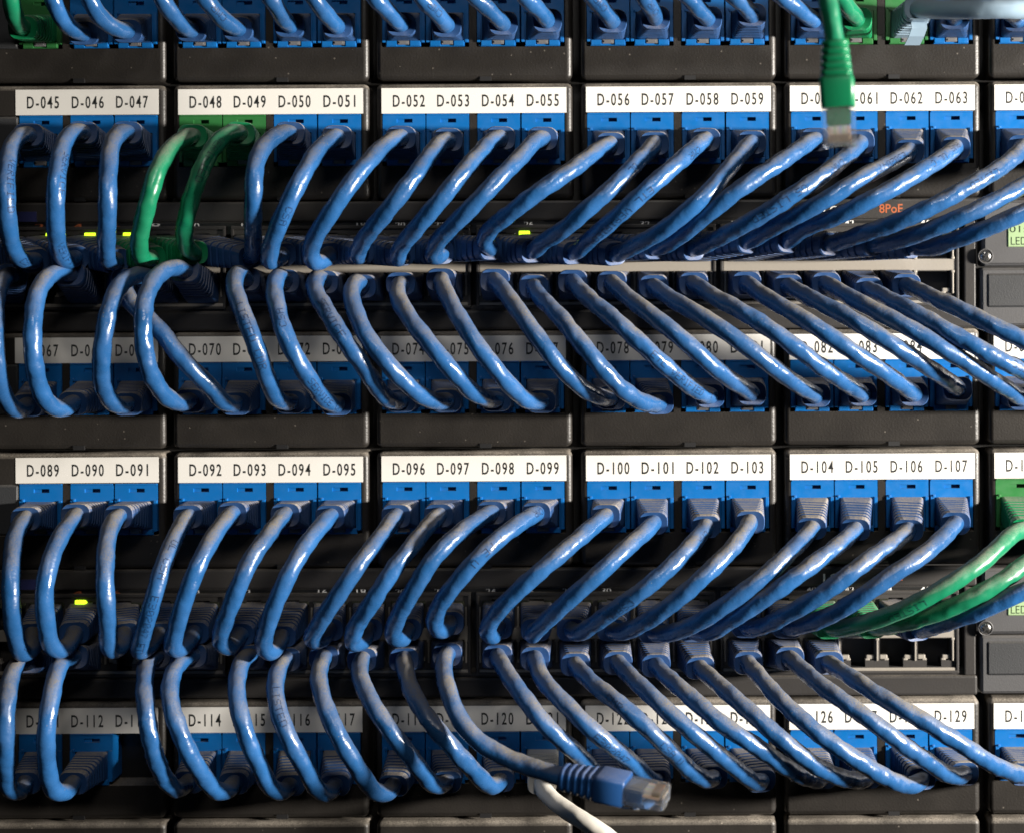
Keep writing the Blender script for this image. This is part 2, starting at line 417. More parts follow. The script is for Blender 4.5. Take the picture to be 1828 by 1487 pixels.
# ------------------------------------------------------------------ boots and cords
LB = 0.0165                       # how far a boot stands out of its port
def boot_mesh(m, ribs=6):
    b = bmesh.new(); prof = [(-2.5, 1.0)]
    prof += [(0, 1.0), (3.2, 1.0)]
    z = 3.2
    pitch = (LB*1000 - 4.0) / ribs
    for i in range(ribs):
        prof += [(z, .9), (z + pitch*.32, .9), (z + pitch*.36, 1.0), (z + pitch*.96, 1.0)]; z += pitch
    prof += [(LB*1000 - .5, 1.0), (LB*1000, .95)]
    rings = []
    for z, k in prof:
        t = max(0, z / (LB*1000)); hw = (5.75 - .55*t) * k; hh = (5.1 - .95*t) * k
        ring = []
        for (x, y) in rr(-hw, hw, -hh, hh, (1.0 + 2.2*t) * k, 4): ring.append(Vector((x, y, z)) * .001)
        rings.append(ring)
    rings.append([Vector((p.x*.55, p.y*.62, LB - .0004)) for p in rings[-1]])
    rings.append([Vector((p.x*.9, p.y*.9, LB - .002)) for p in rings[-1]])
    vr, fs = loops(b, rings)
    b.faces.new(vr[-1])
    for f in b.faces: f.smooth = False
    bmesh.ops.recalc_face_normals(b, faces=b.faces)
    return mesh('boot', b, m)
BOOT = {'blue': boot_mesh(BLUE_BOOT), 'green': boot_mesh(GREEN_BOOT), 'white': boot_mesh(WHITE_BOOT), 'pale': boot_mesh(PALE_BOOT)}
CORD = {'blue': BLUE_CORD, 'green': GREEN_CORD, 'white': WHITE_CORD, 'pale': PALE_CORD}

def crom(P, n=14):
    """centripetal Catmull-Rom through P"""
    P = [P[0]*2 - P[1]] + P + [P[-1]*2 - P[-2]]
    out = []
    for i in range(1, len(P)-2):
        p0, p1, p2, p3 = P[i-1:i+3]
        t0 = 0; t1 = t0 + max((p1-p0).length, 1e-6)**.5; t2 = t1 + max((p2-p1).length, 1e-6)**.5; t3 = t2 + max((p3-p2).length, 1e-6)**.5
        for k in range(n):
            t = t1 + (t2-t1)*k/n
            A1 = p0*((t1-t)/(t1-t0)) + p1*((t-t0)/(t1-t0)); A2 = p1*((t2-t)/(t2-t1)) + p2*((t-t1)/(t2-t1)); A3 = p2*((t3-t)/(t3-t2)) + p3*((t-t2)/(t3-t2))
            B1 = A1*((t2-t)/(t2-t0)) + A2*((t-t0)/(t2-t0)); B2 = A2*((t3-t)/(t3-t1)) + A3*((t-t1)/(t3-t1))
            out.append(B1*((t2-t)/(t2-t1)) + B2*((t-t1)/(t2-t1)))
    out.append(P[-2]); return out
def resample(P, step):
    Ls = [0]
    for a, b in zip(P, P[1:]): Ls.append(Ls[-1] + (b-a).length)
    n = max(8, int(Ls[-1]/step)); out = []; j = 0
    for i in range(n+1):
        s = Ls[-1]*i/n
        while j < len(Ls)-2 and Ls[j+1] < s: j += 1
        d = Ls[j+1]-Ls[j]; out.append(P[j].lerp(P[j+1], 0 if d < 1e-9 else (s-Ls[j])/d))
    return out
def smooth(P, k):
    for _ in range(k):
        P = [P[0], P[1]] + [P[i-1]*.25 + P[i]*.5 + P[i+1]*.25 for i in range(2, len(P)-2)] + [P[-2], P[-1]]
    return P

class Tube:
    def __init__(s, pts, r, seed, lump=1.0, sm=10):
        s.P = smooth(resample(crom(pts), .0009), sm); s.r = r; n = len(s.P); s.step = (s.P[1]-s.P[0]).length
        s.T = [((s.P[min(i+1, n-1)] - s.P[max(i-1, 0)]).normalized()) for i in range(n)]
        rnd = random.Random(seed); s.ph = [rnd.uniform(0, 6.28) for _ in range(8)]; s.pitch = rnd.uniform(.011, .015); s.lump = lump
        s.amp = rnd.uniform(.85, 1.6)
        ref = Vector((0, -1, 0))
        N0 = ref - s.T[0]*ref.dot(s.T[0])
        if N0.length < 1e-3: N0 = Vector((0, 0, 1)) - s.T[0]*s.T[0].z
        s.N = [N0.normalized()]
        for i in range(1, n):
            q = s.T[i-1].rotation_difference(s.T[i]); v = q @ s.N[-1]; v = (v - s.T[i]*v.dot(s.T[i])).normalized(); s.N.append(v)
    def radius(s, i, th):
        x = i*s.step; k = 2*math.pi/s.pitch; p = s.ph
        v = .022*math.sin(2*th - k*x + p[0]) + .016*math.sin(3*th + k*1.37*x + p[1]) + .014*math.sin(th + k*.53*x + p[2]) + .010*math.sin(k*2.1*x + p[3]) + .009*math.sin(4*th - k*2.3*x + p[4]) + .008*math.sin(2*th + k*3.7*x + p[5])
        return s.r * (1 + v*s.lump*s.amp)
    def mesh(s, name, m, org, seg=20):
        vs_, fs = [], []
        n = len(s.P)
        for i in range(n):
            B = s.T[i].cross(s.N[i])
            for j in range(seg):
                th = 2*math.pi*j/seg
                vs_.append(s.P[i] + (s.N[i]*math.cos(th) + B*math.sin(th)) * s.radius(i, th) - org)
        for i in range(n-1):
            for j in range(seg):
                k = (j+1) % seg
                fs.append((i*seg+j, i*seg+k, (i+1)*seg+k, (i+1)*seg+j))
        fs.append(tuple(range(seg))[::-1]); fs.append(tuple((n-1)*seg + j for j in range(seg)))
        me = bpy.data.meshes.new(name); me.from_pydata(vs_, [], fs); me.materials.append(m)
        for p in me.polygons: p.use_smooth = True
        me.update(); return me
    def print_mesh(s, txt, frac, side, flip, org, h=.0025):
        """dot-matrix jacket print lying on the cord"""
        bm = bmesh.new(); dot = h/7.0; cw = dot*6.3; n = len(s.P)
        Ls = s.step; tot = Ls*(n-1); u0 = frac*tot
        for ci, ch in enumerate(txt):
            if ch not in GL: continue
            for r_, row in enumerate(GL[ch].split()):
                for c_, bit in enumerate(row):
                    if bit == '0': continue
                    u = u0 + (ci*cw + c_*dot*1.05)*(-1 if flip else 1); v = (3 - r_)*dot*(-1 if flip else 1)
                    q = []
                    for du, dv in ((-.35, -.35), (.35, -.35), (.35, .35), (-.35, .35)):
                        uu = (u + du*dot)/Ls; i = int(uu)
                        if i < 1 or i > n-3: q = None; break
                        t = uu - i; P = s.P[i].lerp(s.P[i+1], t); T = s.T[i].lerp(s.T[i+1], t).normalized()
                        view = Vector((CAMX, -D, CAMZ)) - P; V = (view - T*view.dot(T)).normalized(); B = V.cross(T) 
                        a = side + (v + dv*dot)/s.r
                        dirv = V*math.cos(a) + B*math.sin(a)
                        Np = s.N[i]; Bp = s.T[i].cross(Np); th = math.atan2(dirv.dot(Bp), dirv.dot(Np))
                        q.append(P + dirv*(s.radius(i + t, th)*1.008 + .00004) - org)
                    if q: quad(bm, q)
        return mesh('jacket_print', bm, INK)

def set_boot(parent, base, end, color, org, label=None):
    z = (end - base); ln = z.length; z.normalize()
    x = Vector((1, 0, 0)); x = (x - z*x.dot(z)).normalized(); y = z.cross(x)
    o = link('boot', BOOT[color], parent)
    o.matrix_local = Matrix.Translation(base - org) @ Matrix((x, y, z)).transposed().to_4x4() @ Matrix.Diagonal((1, 1, ln/LB, 1))
    return o

R0 = 0.00300
SEED = [0]
def cable(label, path, a=None, b=None, color='blue', bump=.026, r=R0, prints=(), lump=1.0, group=None, d_end=None, pw=.75, sm=10, d_start=None):
    """a / b = port pixel of the two ends (None: runs out of the picture)"""
    SEED[0] += 1
    pxs = [p for i, p in enumerate(path) if not (i == 1 and math.hypot(p[0]-path[0][0], p[1]-path[0][1]) < 10)]; cum = [0]
    for p, q in zip(pxs, pxs[1:]): cum.append(cum[-1] + math.hypot(p[0]-q[0], p[1]-q[1]))
    pts = []
    d0 = LB if d_start is None else d_start
    d1 = LB if d_end is None else d_end
    for (x, y), c in zip(pxs, cum):
        t = c/cum[-1]; pts.append(px(x, y, d0 + (d1-d0)*t + bump*math.sin(math.pi*t)**pw))
    org = px(*a) if a else pts[0].copy()
    root = link('patch_cable', None); root.location = org
    W = list(pts)
    if a:
        A = px(*a); W = [A.lerp(pts[0], .55)] + W
    if b:
        Bp = px(*b); W = W + [Bp.lerp(pts[-1], .55)]
    t = Tube(W, r, SEED[0], lump, sm)
    c = link('cord', t.mesh('cord', CORD[color], org), root)
    if a: set_boot(root, px(*a), pts[0], color, org)
    if b: set_boot(root, px(*b), pts[-1], color, org)
    for (txt, fr, side, flip) in prints: link('jacket_print', t.print_mesh(txt, fr, side, flip, org), c)
    tag(root, label, 'cable', group or {'blue': 'blue patch cables', 'green': 'green patch cables'}.get(color))
    return root, t

def jk(r, x): return (x, ty(x, ROWT[r] + 111))
def up(sw, c): return (COLX[c], ty(COLX[c], (444 if sw == 0 else 1100)) + (COLX[c]-914)*.0007)
def lo(sw, c): return (COLX[c], ty(COLX[c], (511 if sw == 0 else 1166)))

# ---- row of jacks at the very top: cords come down from above the frame
TOP = [
 (75, [(40, 50), (28, 35), (20, 0), (14, -60)], 'green', 'green patch cable at the top left corner, in the green jack above D-045'),
 (167, [(148, 60), (130, 54), (113, 36), (95, 0), (80, -60)], 'blue', None),
 (246, [(226, 56), (206, 51), (182, 35), (160, 0), (140, -60)], 'blue', None),
 (359, [(340, 54), (325, 45), (310, 28), (290, 0), (262, -60)], 'blue', None),
 (436, [(424, 52), (405, 42), (385, 22), (366, 0), (325, -60)], 'blue', None),
 (528, [(516, 46), (505, 32), (492, 12), (484, 0), (450, -60)], 'blue', None),
 (607, [(602, 47), (590, 36), (572, 14), (562, 0), (525, -60)], 'blue', None),
 (722, [(716, 44), (702, 32), (685, 12), (672, 0), (625, -60)], 'blue', None),
 (799, [(797, 46), (786, 32), (768, 12), (755, 0), (715, -60)], 'blue', None),
 (891, [(898, 42), (884, 28), (862, 8), (848, -4), (790, -60)], 'blue', None),
 (970, [(977, 37), (968, 26), (950, 8), (940, -2), (880, -60)], 'blue', None),
 (1087, [(1093, 38), (1082, 24), (1066, 6), (1054, -8), (995, -60)], 'blue', None),
 (1164, [(1170, 32), (1163, 16), (1150, -2), (1120, -50)], 'blue', None),
 (1256, [(1263, 33), (1250, 20), (1234, 2), (1222, -10), (1170, -60)], 'blue', None),
 (1335, [(1342, 27), (1332, 14), (1314, -2), (1260, -50)], 'blue', None),
 (1451, [(1452, 36), (1434, 24), (1408, 4), (1390, -10), (1330, -55)], 'blue', None),
 (1528, [(1530, 34), (1518, 20), (1502, -2), (1470, -50)], 'green', 'green patch cable at the top, in the green jack above D-061'),
 (1699, [(1704, 32), (1712, 16), (1735, -4), (1800, -30)], 'blue', 'blue patch cable at the top right, its boot under the thick pale cord'),
 (1816, [(1818, 36), (1800, 22), (1770, 2), (1740, -30)], 'blue', 'blue patch cable at the right edge of the top row, above label D-06'),
]
NUM1 = {}
n = 45
for m in range(6):
    for j in range(4):
        if m == 0 and j == 0: continue
        NUM1[JCX(m, j)] = n; n += 1
def near(x): return min(NUM1, key=lambda k: abs(k - x))
for x, pth, colr, lab in TOP:
    k = near(x); no = NUM1[k]
    cable(lab or f'blue patch cable coming from above into the top row jack over D-{no:03d}', pth, a=jk(0, k), color=colr, bump=.006, d_end=.034,
          prints=[('CMR', .45, -.2, False)] if no in (49, 53, 56, 57) else ())

# ---- upper fan between panel row one (D-045...) and the upper switch
def fan(rows):
    for kw in rows: cable(**kw)
F1 = [
 (45, [(50, 241), (33, 246), (19, 268), (12, 305), (11, 350), (14, 400), (21, 438), (38, 464), (62, 466)], 1),
 (46, [(147, 237), (131, 237), (116, 254), (105, 290), (100, 340), (99, 400), (104, 442), (117, 466), (134, 462)], 2),
 (47, [(226, 237), (211, 241), (199, 258), (194, 300), (192, 350), (191, 400), (190, 440), (193, 468), (208, 466)], 3),
 (48, [(343, 243), (328, 249), (306, 265), (285, 297), (267, 350), (255, 397), (248, 437), (254, 464), (272, 462)], 4),
 (49, [(428, 238), (411, 238), (389, 254), (365, 293), (346, 340), (333, 390), (328, 423), (336, 447), (348, 452)], 5),
 (50, [(517, 238), (501, 240), (478, 254), (461, 279), (454, 312), (452, 350), (452, 400), (451, 440), (447, 460)], 6),
 (51, [(602, 245), (589, 251), (567, 270), (545, 306), (520, 352), (499, 400), (484, 440), (481, 468), (505, 456)], 7),
 (52, [(716, 246), (701, 251), (679, 267), (650, 299), (618, 340), (590, 381), (565, 420), (554, 452), (562, 470), (588, 455)], 8),
 (53, [(800, 250), (788, 255), (769, 276), (736, 321), (702, 364), (667, 406), (643, 440), (637, 460), (646, 452)], 9),
 (54, [(894, 247), (879, 252), (854, 277), (817, 320), (781, 364), (746, 405), (716, 442), (710, 463), (719, 455)], 10),
 (55, [(969, 248), (954, 254), (929, 281), (885, 326), (845, 367), (806, 406), (777, 439), (774, 460), (789, 452)], 11),
 (56, [(1090, 258), (1077, 264), (1045, 286), (1000, 318), (950, 351), (907, 385), (874, 411), (864, 432), (877, 444)], 12),
 (57, [(1168, 257), (1158, 269), (1135, 293), (1098, 331), (1051, 372), (1008, 409), (968, 434), (952, 449)], 13),
 (58, [(1260, 250), (1249, 258), (1216, 286), (1175, 322), (1129, 362), (1086, 401), (1048, 432), (1025, 452)], 14),
 (59, [(1342, 255), (1333, 263), (1310, 291), (1275, 333), (1235, 371), (1189, 408), (1140, 436), (1099, 454)], 15),
 (60, [(1455, 250), (1443, 256), (1400, 286), (1345, 321), (1300, 354), (1250, 393), (1207, 428), (1169, 443)], 16),
 (61, [(1535, 255), (1528, 265), (1500, 290), (1450, 326), (1402, 358), (1340, 396), (1286, 424), (1239, 445)], 17),
 (62, [(1624, 270), (1614, 278), (1589, 292), (1535, 320), (1475, 357), (1430, 382), (1385, 404), (1334, 432)], 18),
 (63, [(1706, 265), (1697, 272), (1665, 294), (1610, 327), (1548, 361), (1493, 387), (1434, 410), (1406, 431)], 19),
 (64, [(1825, 262), (1814, 278), (1778, 305), (1730, 333), (1678, 362), (1620, 390), (1550, 415), (1481, 436)], 20),
 (65, [(1890, 285), (1860, 312), (1816, 338), (1770, 363), (1719, 387), (1660, 411), (1600, 431), (1557, 437)], 21),
 (66, [(1985, 285), (1930, 330), (1880, 357), (1822, 382), (1765, 407), (1717, 425), (1660, 444), (1628, 441)], 22),
]
PR1 = {45: [('CSA', .74, .1, 0), ('VERIFIED', .35, .5, 0)], 46: [('SERVICE', .33, .75, 0), ('VERIFIED', .66, .4, 0)], 49: [('VERIFIED', .25, .1, 0)], 51: [('CSA', .50, .4, 0), ('CMR', .80, .4, 0)],
       57: [('UL', .30, .2, 0)], 58: [('UL', .08, .3, 1), ('CMR', .2, .5, 0), ('ETL VERIFIED', .45, .4, 0)], 61: [('CMR', .25, .2, 0), ('US LISTED', .42, .1, 0)],
       62: [('E302047', .17, .0, 0)], 63: [('AWG', .1, -.2, 0), ('UL C', .2, .0, 0)], 64: [('LISTED', .28, .2, 0)], 65: [('TYPE', .2, .2, 0)]}
J = {v: k for k, v in NUM1.items()}
for no, p, c in F1:
    end = 'curving down to the upper switch' if no < 64 else 'sweeping down left to the upper switch'
    col = 'green' if no in (48, 49) else 'blue'
    wd = 'blue' if col == 'blue' else ('bright green' if no == 48 else 'shaded green')
    lab = f'{wd} patch cable from the jack under label D-{no:03d} {end}'
    if no == 64: lab = 'blue patch cable at right edge, uppermost of the three crossing left of the upper display'
    if no == 65: lab = 'blue patch cable at right edge, second of the three crossing left of the upper display'
    if no == 66: lab = 'blue patch cable at right edge touching the upper green display, lowest of three'
    cable(lab, p, a=jk(1, J[no]), b=up(0, c-1 if no < 45 else c-1), color=col, prints=PR1.get(no, ()), bump={48: .022, 49: .019}.get(no, .027 if no < 56 else .025))

# ---- second fan: upper switch lower ports down to D-067...
F2 = [
 (67, 0, [(22, 492), (6, 498), (-6, 530), (-9, 585), (-7, 640), (0, 690), (14, 718), (32, 733), (48, 724)]),
 (68, 2, [(124, 490), (105, 485), (80, 500), (64, 535), (58, 590), (60, 640), (69, 690), (88, 722), (110, 731), (130, 720)]),
 (69, 4, [(268, 497), (245, 492), (215, 508), (198, 545), (185, 600), (181, 650), (185, 695), (204, 722), (226, 722)]),
 (70, 5, [(330, 484), (306, 479), (279, 494), (262, 527), (255, 570), (256, 610), (265, 655), (282, 692), (308, 717), (338, 716)]),
 (71, 3, [(226, 500), (222, 518), (236, 543), (257, 562), (287, 592), (323, 638), (374, 690), (402, 720), (420, 721)]),
 (72, 6, [(438, 499), (424, 488), (418, 512), (428, 545), (446, 590), (463, 635), (478, 678), (494, 712), (519, 718)]),
 (73, 7, [(508, 502), (497, 492), (490, 515), (496, 557), (512, 605), (537, 653), (566, 697), (590, 721), (601, 722)]),
 (74, 8, [(577, 504), (566, 496), (561, 514), (577, 546), (606, 594), (643, 646), (668, 684), (692, 713), (716, 716)]),
 (75, 9, [(645, 512), (637, 503), (627, 524), (634, 556), (655, 601), (686, 642), (722, 682), (766, 714), (797, 716)]),
 (76, 10, [(715, 507), (712, 507), (710, 530), (727, 562), (757, 602), (794, 647), (825, 682), (852, 706), (886, 714)]),
 (77, 11, [(787, 500), (784, 497), (797, 525), (815, 560), (846, 608), (879, 652), (912, 691), (940, 714), (966, 717)]),
 (78, 12, [(883, 501), (886, 498), (905, 527), (933, 566), (962, 606), (1002, 657), (1038, 692), (1068, 708), (1091, 710)]),
 (79, 13, [(953, 512), (952, 513), (968, 535), (999, 566), (1034, 608), (1069, 652), (1108, 692), (1146, 718), (1177, 720)]),
 (80, 14, [(1022, 503), (1020, 506), (1047, 530), (1088, 563), (1130, 601), (1177, 643), (1214, 676), (1248, 700), (1268, 707)]),
 (81, 15, [(1092, 505), (1090, 506), (1122, 532), (1170, 568), (1214, 602), (1262, 645), (1304, 678), (1342, 702)]),
 (82, 16, [(1167, 512), (1168, 514), (1205, 538), (1256, 567), (1314, 605), (1365, 644), (1416, 682), (1457, 706)]),
 (83, 17, [(1238, 507), (1239, 509), (1280, 533), (1335, 563), (1390, 598), (1444, 639), (1494, 674), (1540, 704)]),
 (84, 18, [(1333, 506), (1334, 508), (1370, 533), (1428, 566), (1475, 596), (1523, 628), (1580, 666), (1632, 704)]),
 (85, 19, [(1407, 511), (1406, 511), (1455, 537), (1518, 569), (1565, 597), (1610, 626), (1663, 660), (1710, 694)]),
 (86, 20, [(1475, 507), (1471, 509), (1520, 533), (1577, 562), (1642, 597), (1700, 632), (1755, 667), (1826, 712)]),
 (87, 21, [(1551, 517), (1554, 519), (1603, 543), (1662, 574), (1720, 607), (1775, 637), (1828, 664), (1895, 712)]),
 (88, 22, [(1618, 510), (1622, 514), (1660, 529), (1707, 550), (1770, 580), (1828, 609), (1900, 650), (1985, 712)]),
]
PR2 = {72: [('LISTED CMR', .38, .0, 0)], 73: [('CSA', .45, .2, 1), ('SERVICE CMR', .65, .1, 0)], 74: [('SERVICE', .33, .1, 0)], 80: [('ETL VERIFIED', .55, .1, 0), ('TYPE', .86, .2, 0)],
       87: [('302', .62, .3, 0)], 81: []}
ROW2 = {67 + i: JCX(*mj) for i, mj in enumerate([(m, j) for m in range(6) for j in range(4) if not (m == 0 and j == 0)])}
for no, c, p in F2:
    lab = f'blue patch cable from the upper switch curving down to the jack under D-{no:03d}'
    if no == 67: lab = 'blue patch cable cut by the left edge, ending under the D-067 label'
    if no == 71: lab = 'blue patch cable crossing behind another one down to the second jack right of D-070'
    if no == 70: lab = 'blue patch cable looping in front of a crossing one, left of label D-070'
    if no == 86: lab = 'blue patch cable running off right, lowest of the three below the upper screw'
    if no == 87: lab = 'blue patch cable running off right, middle of the three below the upper screw'
    if no == 88: lab = 'blue patch cable running off right, uppermost of the three below the upper screw'
    cable(lab, p, a=lo(0, c), b=jk(2, ROW2[no]), prints=PR2.get(no, ()), bump={71: .019}.get(no, .026), pw=.7)

# ---- third fan: D-089... down to the lower switch
F3 = [
 (89, 1, [(45, 926), (36, 936), (26, 962), (21, 1005), (19, 1050), (22, 1100), (29, 1142), (41, 1168), (58, 1158), (58, 1132)]),
 (90, 2, [(134, 920), (127, 932), (106, 961), (89, 1003), (79, 1055), (82, 1108), (91, 1152), (106, 1162), (124, 1150), (132, 1130)]),
 (91, 3, [(211, 922), (207, 927), (193, 953), (188, 1002), (188, 1060), (193, 1115), (197, 1160), (210, 1160), (222, 1132)]),
 (92, 4, [(335, 922), (332, 925), (311, 962), (290, 1014), (272, 1075), (256, 1130), (248, 1164), (264, 1155), (282, 1132)]),
 (93, 5, [(414, 917), (410, 926), (378, 963), (352, 1012), (330, 1070), (314, 1122), (310, 1160), (330, 1152), (346, 1130)]),
 (94, 6, [(509, 919), (504, 924), (477, 958), (445, 1004), (422, 1055), (404, 1103), (393, 1140), (406, 1157), (428, 1132)]),
 (95, 7, [(589, 922), (589, 926), (554, 962), (523, 1010), (497, 1064), (478, 1115), (470, 1155), (484, 1165), (502, 1136)]),
 (96, 8, [(707, 921), (706, 927), (674, 965), (635, 1015), (601, 1066), (570, 1112), (556, 1142), (572, 1142), (586, 1124)]),
 (97, 9, [(783, 920), (783, 926), (742, 966), (704, 1014), (668, 1068), (636, 1118), (629, 1147), (646, 1146), (656, 1124)]),
 (98, 10, [(877, 915), (875, 918), (822, 950), (778, 991), (745, 1041), (715, 1092), (701, 1134), (716, 1142), (726, 1124)]),
 (99, 11, [(957, 917), (951, 919), (907, 948), (858, 991), (814, 1040), (780, 1090), (776, 1118), (792, 1126), (802, 1112)]),
 (100, 12, [(1081, 921), (1076, 924), (1022, 970), (966, 1018), (916, 1062), (879, 1105), (870, 1130), (880, 1136), (888, 1120)]),
 (101, 13, [(1166, 934), (1163, 935), (1114, 982), (1062, 1030), (1012, 1074), (970, 1113), (949, 1134), (956, 1124)]),
 (102, 14, [(1260, 940), (1255, 940), (1215, 993), (1163, 1041), (1103, 1084), (1058, 1115), (1032, 1130), (1020, 1124)]),
 (103, 15, [(1339, 932), (1337, 937), (1301, 985), (1250, 1034), (1191, 1084), (1143, 1115), (1110, 1128), (1092, 1124)]),
 (104, 16, [(1449, 943), (1442, 947), (1396, 1000), (1349, 1040), (1289, 1084), (1229, 1119), (1190, 1131), (1166, 1128)]),
 (105, 17, [(1527, 945), (1520, 950), (1469, 994), (1408, 1038), (1344, 1082), (1296, 1112), (1264, 1130), (1238, 1126)]),
 (106, 18, [(1622, 946), (1618, 949), (1568, 986), (1508, 1031), (1446, 1074), (1398, 1100), (1355, 1120), (1333, 1118)]),
 (107, 19, [(1706, 934), (1699, 941), (1650, 988), (1596, 1024), (1544, 1060), (1494, 1092), (1440, 1114), (1406, 1119)]),
 (108, 20, [(1830, 945), (1812, 950), (1758, 999), (1698, 1041), (1624, 1082), (1560, 1107), (1510, 1120), (1482, 1120)]),
 (109, 21, [(1890, 960), (1828, 1007), (1790, 1036), (1744, 1062), (1672, 1094), (1610, 1112), (1558, 1119)]),
 (110, 22, [(1975, 975), (1890, 1030), (1824, 1056), (1746, 1092), (1690, 1110), (1640, 1124)]),
]
PR3 = {92: [('UL CSA', .28, .2, 0), ('E302047 ETL', .47, .15, 0)], 89: [('CMR', .68, .9, 0)], 99: [('CMR', .08, .0, 0), ('TYPE U', .32, .2, 0)], 102: [('CSA U', .53, .5, 0), ('CMR', .15, .5, 0)],
       109: [('VERIFIED', .12, .0, 1)], 108: [('LISTED', .55, .5, 0)], 110: [('CMR', .3, .4, 0)]}
ROW3 = {89 + i: JCX(*mj) for i, mj in enumerate([(m, j) for m in range(6) for j in range(4) if not (m == 0 and j == 0)])}
for no, c, p in F3:
    lab = f'blue patch cable from the jack under label D-{no:03d} curving down to the lower switch'
    if no == 108: lab = 'green patch cable with its boot in view in the green jack at the right edge'
    if no == 109: lab = 'green patch cable with dark print, entering at right edge below the other green one'
    if no == 110: lab = 'blue patch cable entering at right edge beneath two green ones'
    cable(lab, p, a=jk(3, ROW3[no]), b=up(1, c), color='green' if no in (108, 109) else 'blue', prints=PR3.get(no, ()), bump=.026 if no < 100 else .024, pw=.7)

# ---- fourth fan: lower switch lower ports down to D-111...
F4 = [
 (111, 1, [(52, 1180), (33, 1184), (20, 1207), (12, 1250), (10, 1300), (10, 1350), (11, 1388), (21, 1410), (36, 1412), (44, 1398)]),
 (112, 2, [(130, 1172), (112, 1178), (100, 1203), (91, 1245), (84, 1290), (82, 1335), (86, 1380), (98, 1412), (116, 1414), (130, 1398)]),
 (114, 4, [(278, 1170), (264, 1180), (258, 1212), (260, 1256), (266, 1306), (278, 1352), (296, 1393), (316, 1408), (336, 1396)]),
 (115, 5, [(342, 1170), (322, 1180), (306, 1208), (303, 1240), (311, 1280), (330, 1328), (356, 1374), (384, 1410), (404, 1412), (417, 1398)]),
 (116, 6, [(447, 1172), (436, 1174), (425, 1202), (422, 1238), (430, 1280), (445, 1325), (464, 1368), (482, 1403), (502, 1413), (517, 1402)]),
 (117, 7, [(510, 1177), (503, 1175), (494, 1205), (491, 1236), (499, 1276), (519, 1324), (545, 1372), (567, 1408), (584, 1416), (598, 1402)]),
 (118, 8, [(578, 1173), (574, 1174), (569, 1206), (574, 1240), (590, 1284), (614, 1330), (643, 1378), (670, 1412), (690, 1416), (702, 1402)]),
 (119, 9, [(646, 1177), (642, 1176), (642, 1202), (656, 1240), (682, 1283), (714, 1326), (748, 1370), (773, 1400), (797, 1396)]),
 (120, 10, [(721, 1177), (721, 1176), (726, 1206), (740, 1243), (767, 1286), (806, 1332), (844, 1374), (874, 1402), (892, 1394)]),
 (122, 12, [(888, 1171), (886, 1174), (908, 1206), (938, 1248), (968, 1287), (1000, 1318), (1032, 1346), (1064, 1380), (1084, 1396)]),
 (123, 13, [(955, 1175), (953, 1178), (970, 1214), (1005, 1252), (1048, 1294), (1092, 1332), (1134, 1364), (1160, 1392), (1172, 1394)]),
 (124, 14, [(1027, 1186), (1028, 1189), (1062, 1222), (1113, 1262), (1163, 1306), (1200, 1343), (1237, 1378), (1262, 1391), (1274, 1388)]),
 (125, 15, [(1103, 1183), (1105, 1186), (1150, 1230), (1202, 1278), (1262, 1329), (1312, 1369), (1345, 1394), (1360, 1394)]),
 (126, 16, [(1171, 1188), (1175, 1190), (1225, 1237), (1288, 1291), (1350, 1332), (1400, 1366), (1440, 1388), (1468, 1388)]),
 (127, 17, [(1250, 1192), (1251, 1194), (1300, 1236), (1350, 1280), (1397, 1321), (1456, 1366), (1510, 1390), (1548, 1388)]),
 (128, 18, [(1336, 1183), (1339, 1187), (1382, 1237), (1445, 1296), (1508, 1342), (1570, 1381), (1622, 1402), (1646, 1390)]),
 (129, 19, [(1410, 1175), (1412, 1176), (1470, 1226), (1533, 1270), (1595, 1316), (1646, 1352), (1698, 1384), (1722, 1381)]),
 (130, 20, [(1480, 1183), (1480, 1184), (1526, 1213), (1588, 1252), (1650, 1287), (1720, 1331), (1782, 1369), (1828, 1382)]),
]
PR4 = {117: [('LISTED', .3, .1, 0), ('CMR', .9, .2, 0)], 116: [], 120: [('CSA', .88, .3, 0)], 123: [('E302047', .5, -.3, 0)], 124: [('CMR', .33, -.2, 0), ('CSA U', .55, -.1, 0)], 130: [('57', .95, .4, 0)]}
ROW4 = {111 + i: JCX(*mj) for i, mj in enumerate([(m, j) for m in range(6) for j in range(4) if not (m == 0 and j == 0)])}
for no, c, p in F4:
    lab = f'blue patch cable from the lower switch curving down to the jack under D-{no:03d}'
    if no == 111: lab = 'blue patch cable at the bottom left edge, left of label D-112'
    if no == 122: lab = 'blue patch cable passing behind the loose blue plug into the jack under D-122'
    if no == 130: lab = 'blue patch cable running to the right edge under the D-13 label'
    cable(lab, p, a=lo(1, c), b=jk(4, ROW4[no]), prints=PR4.get(no, ()), bump=.026, pw=.7)

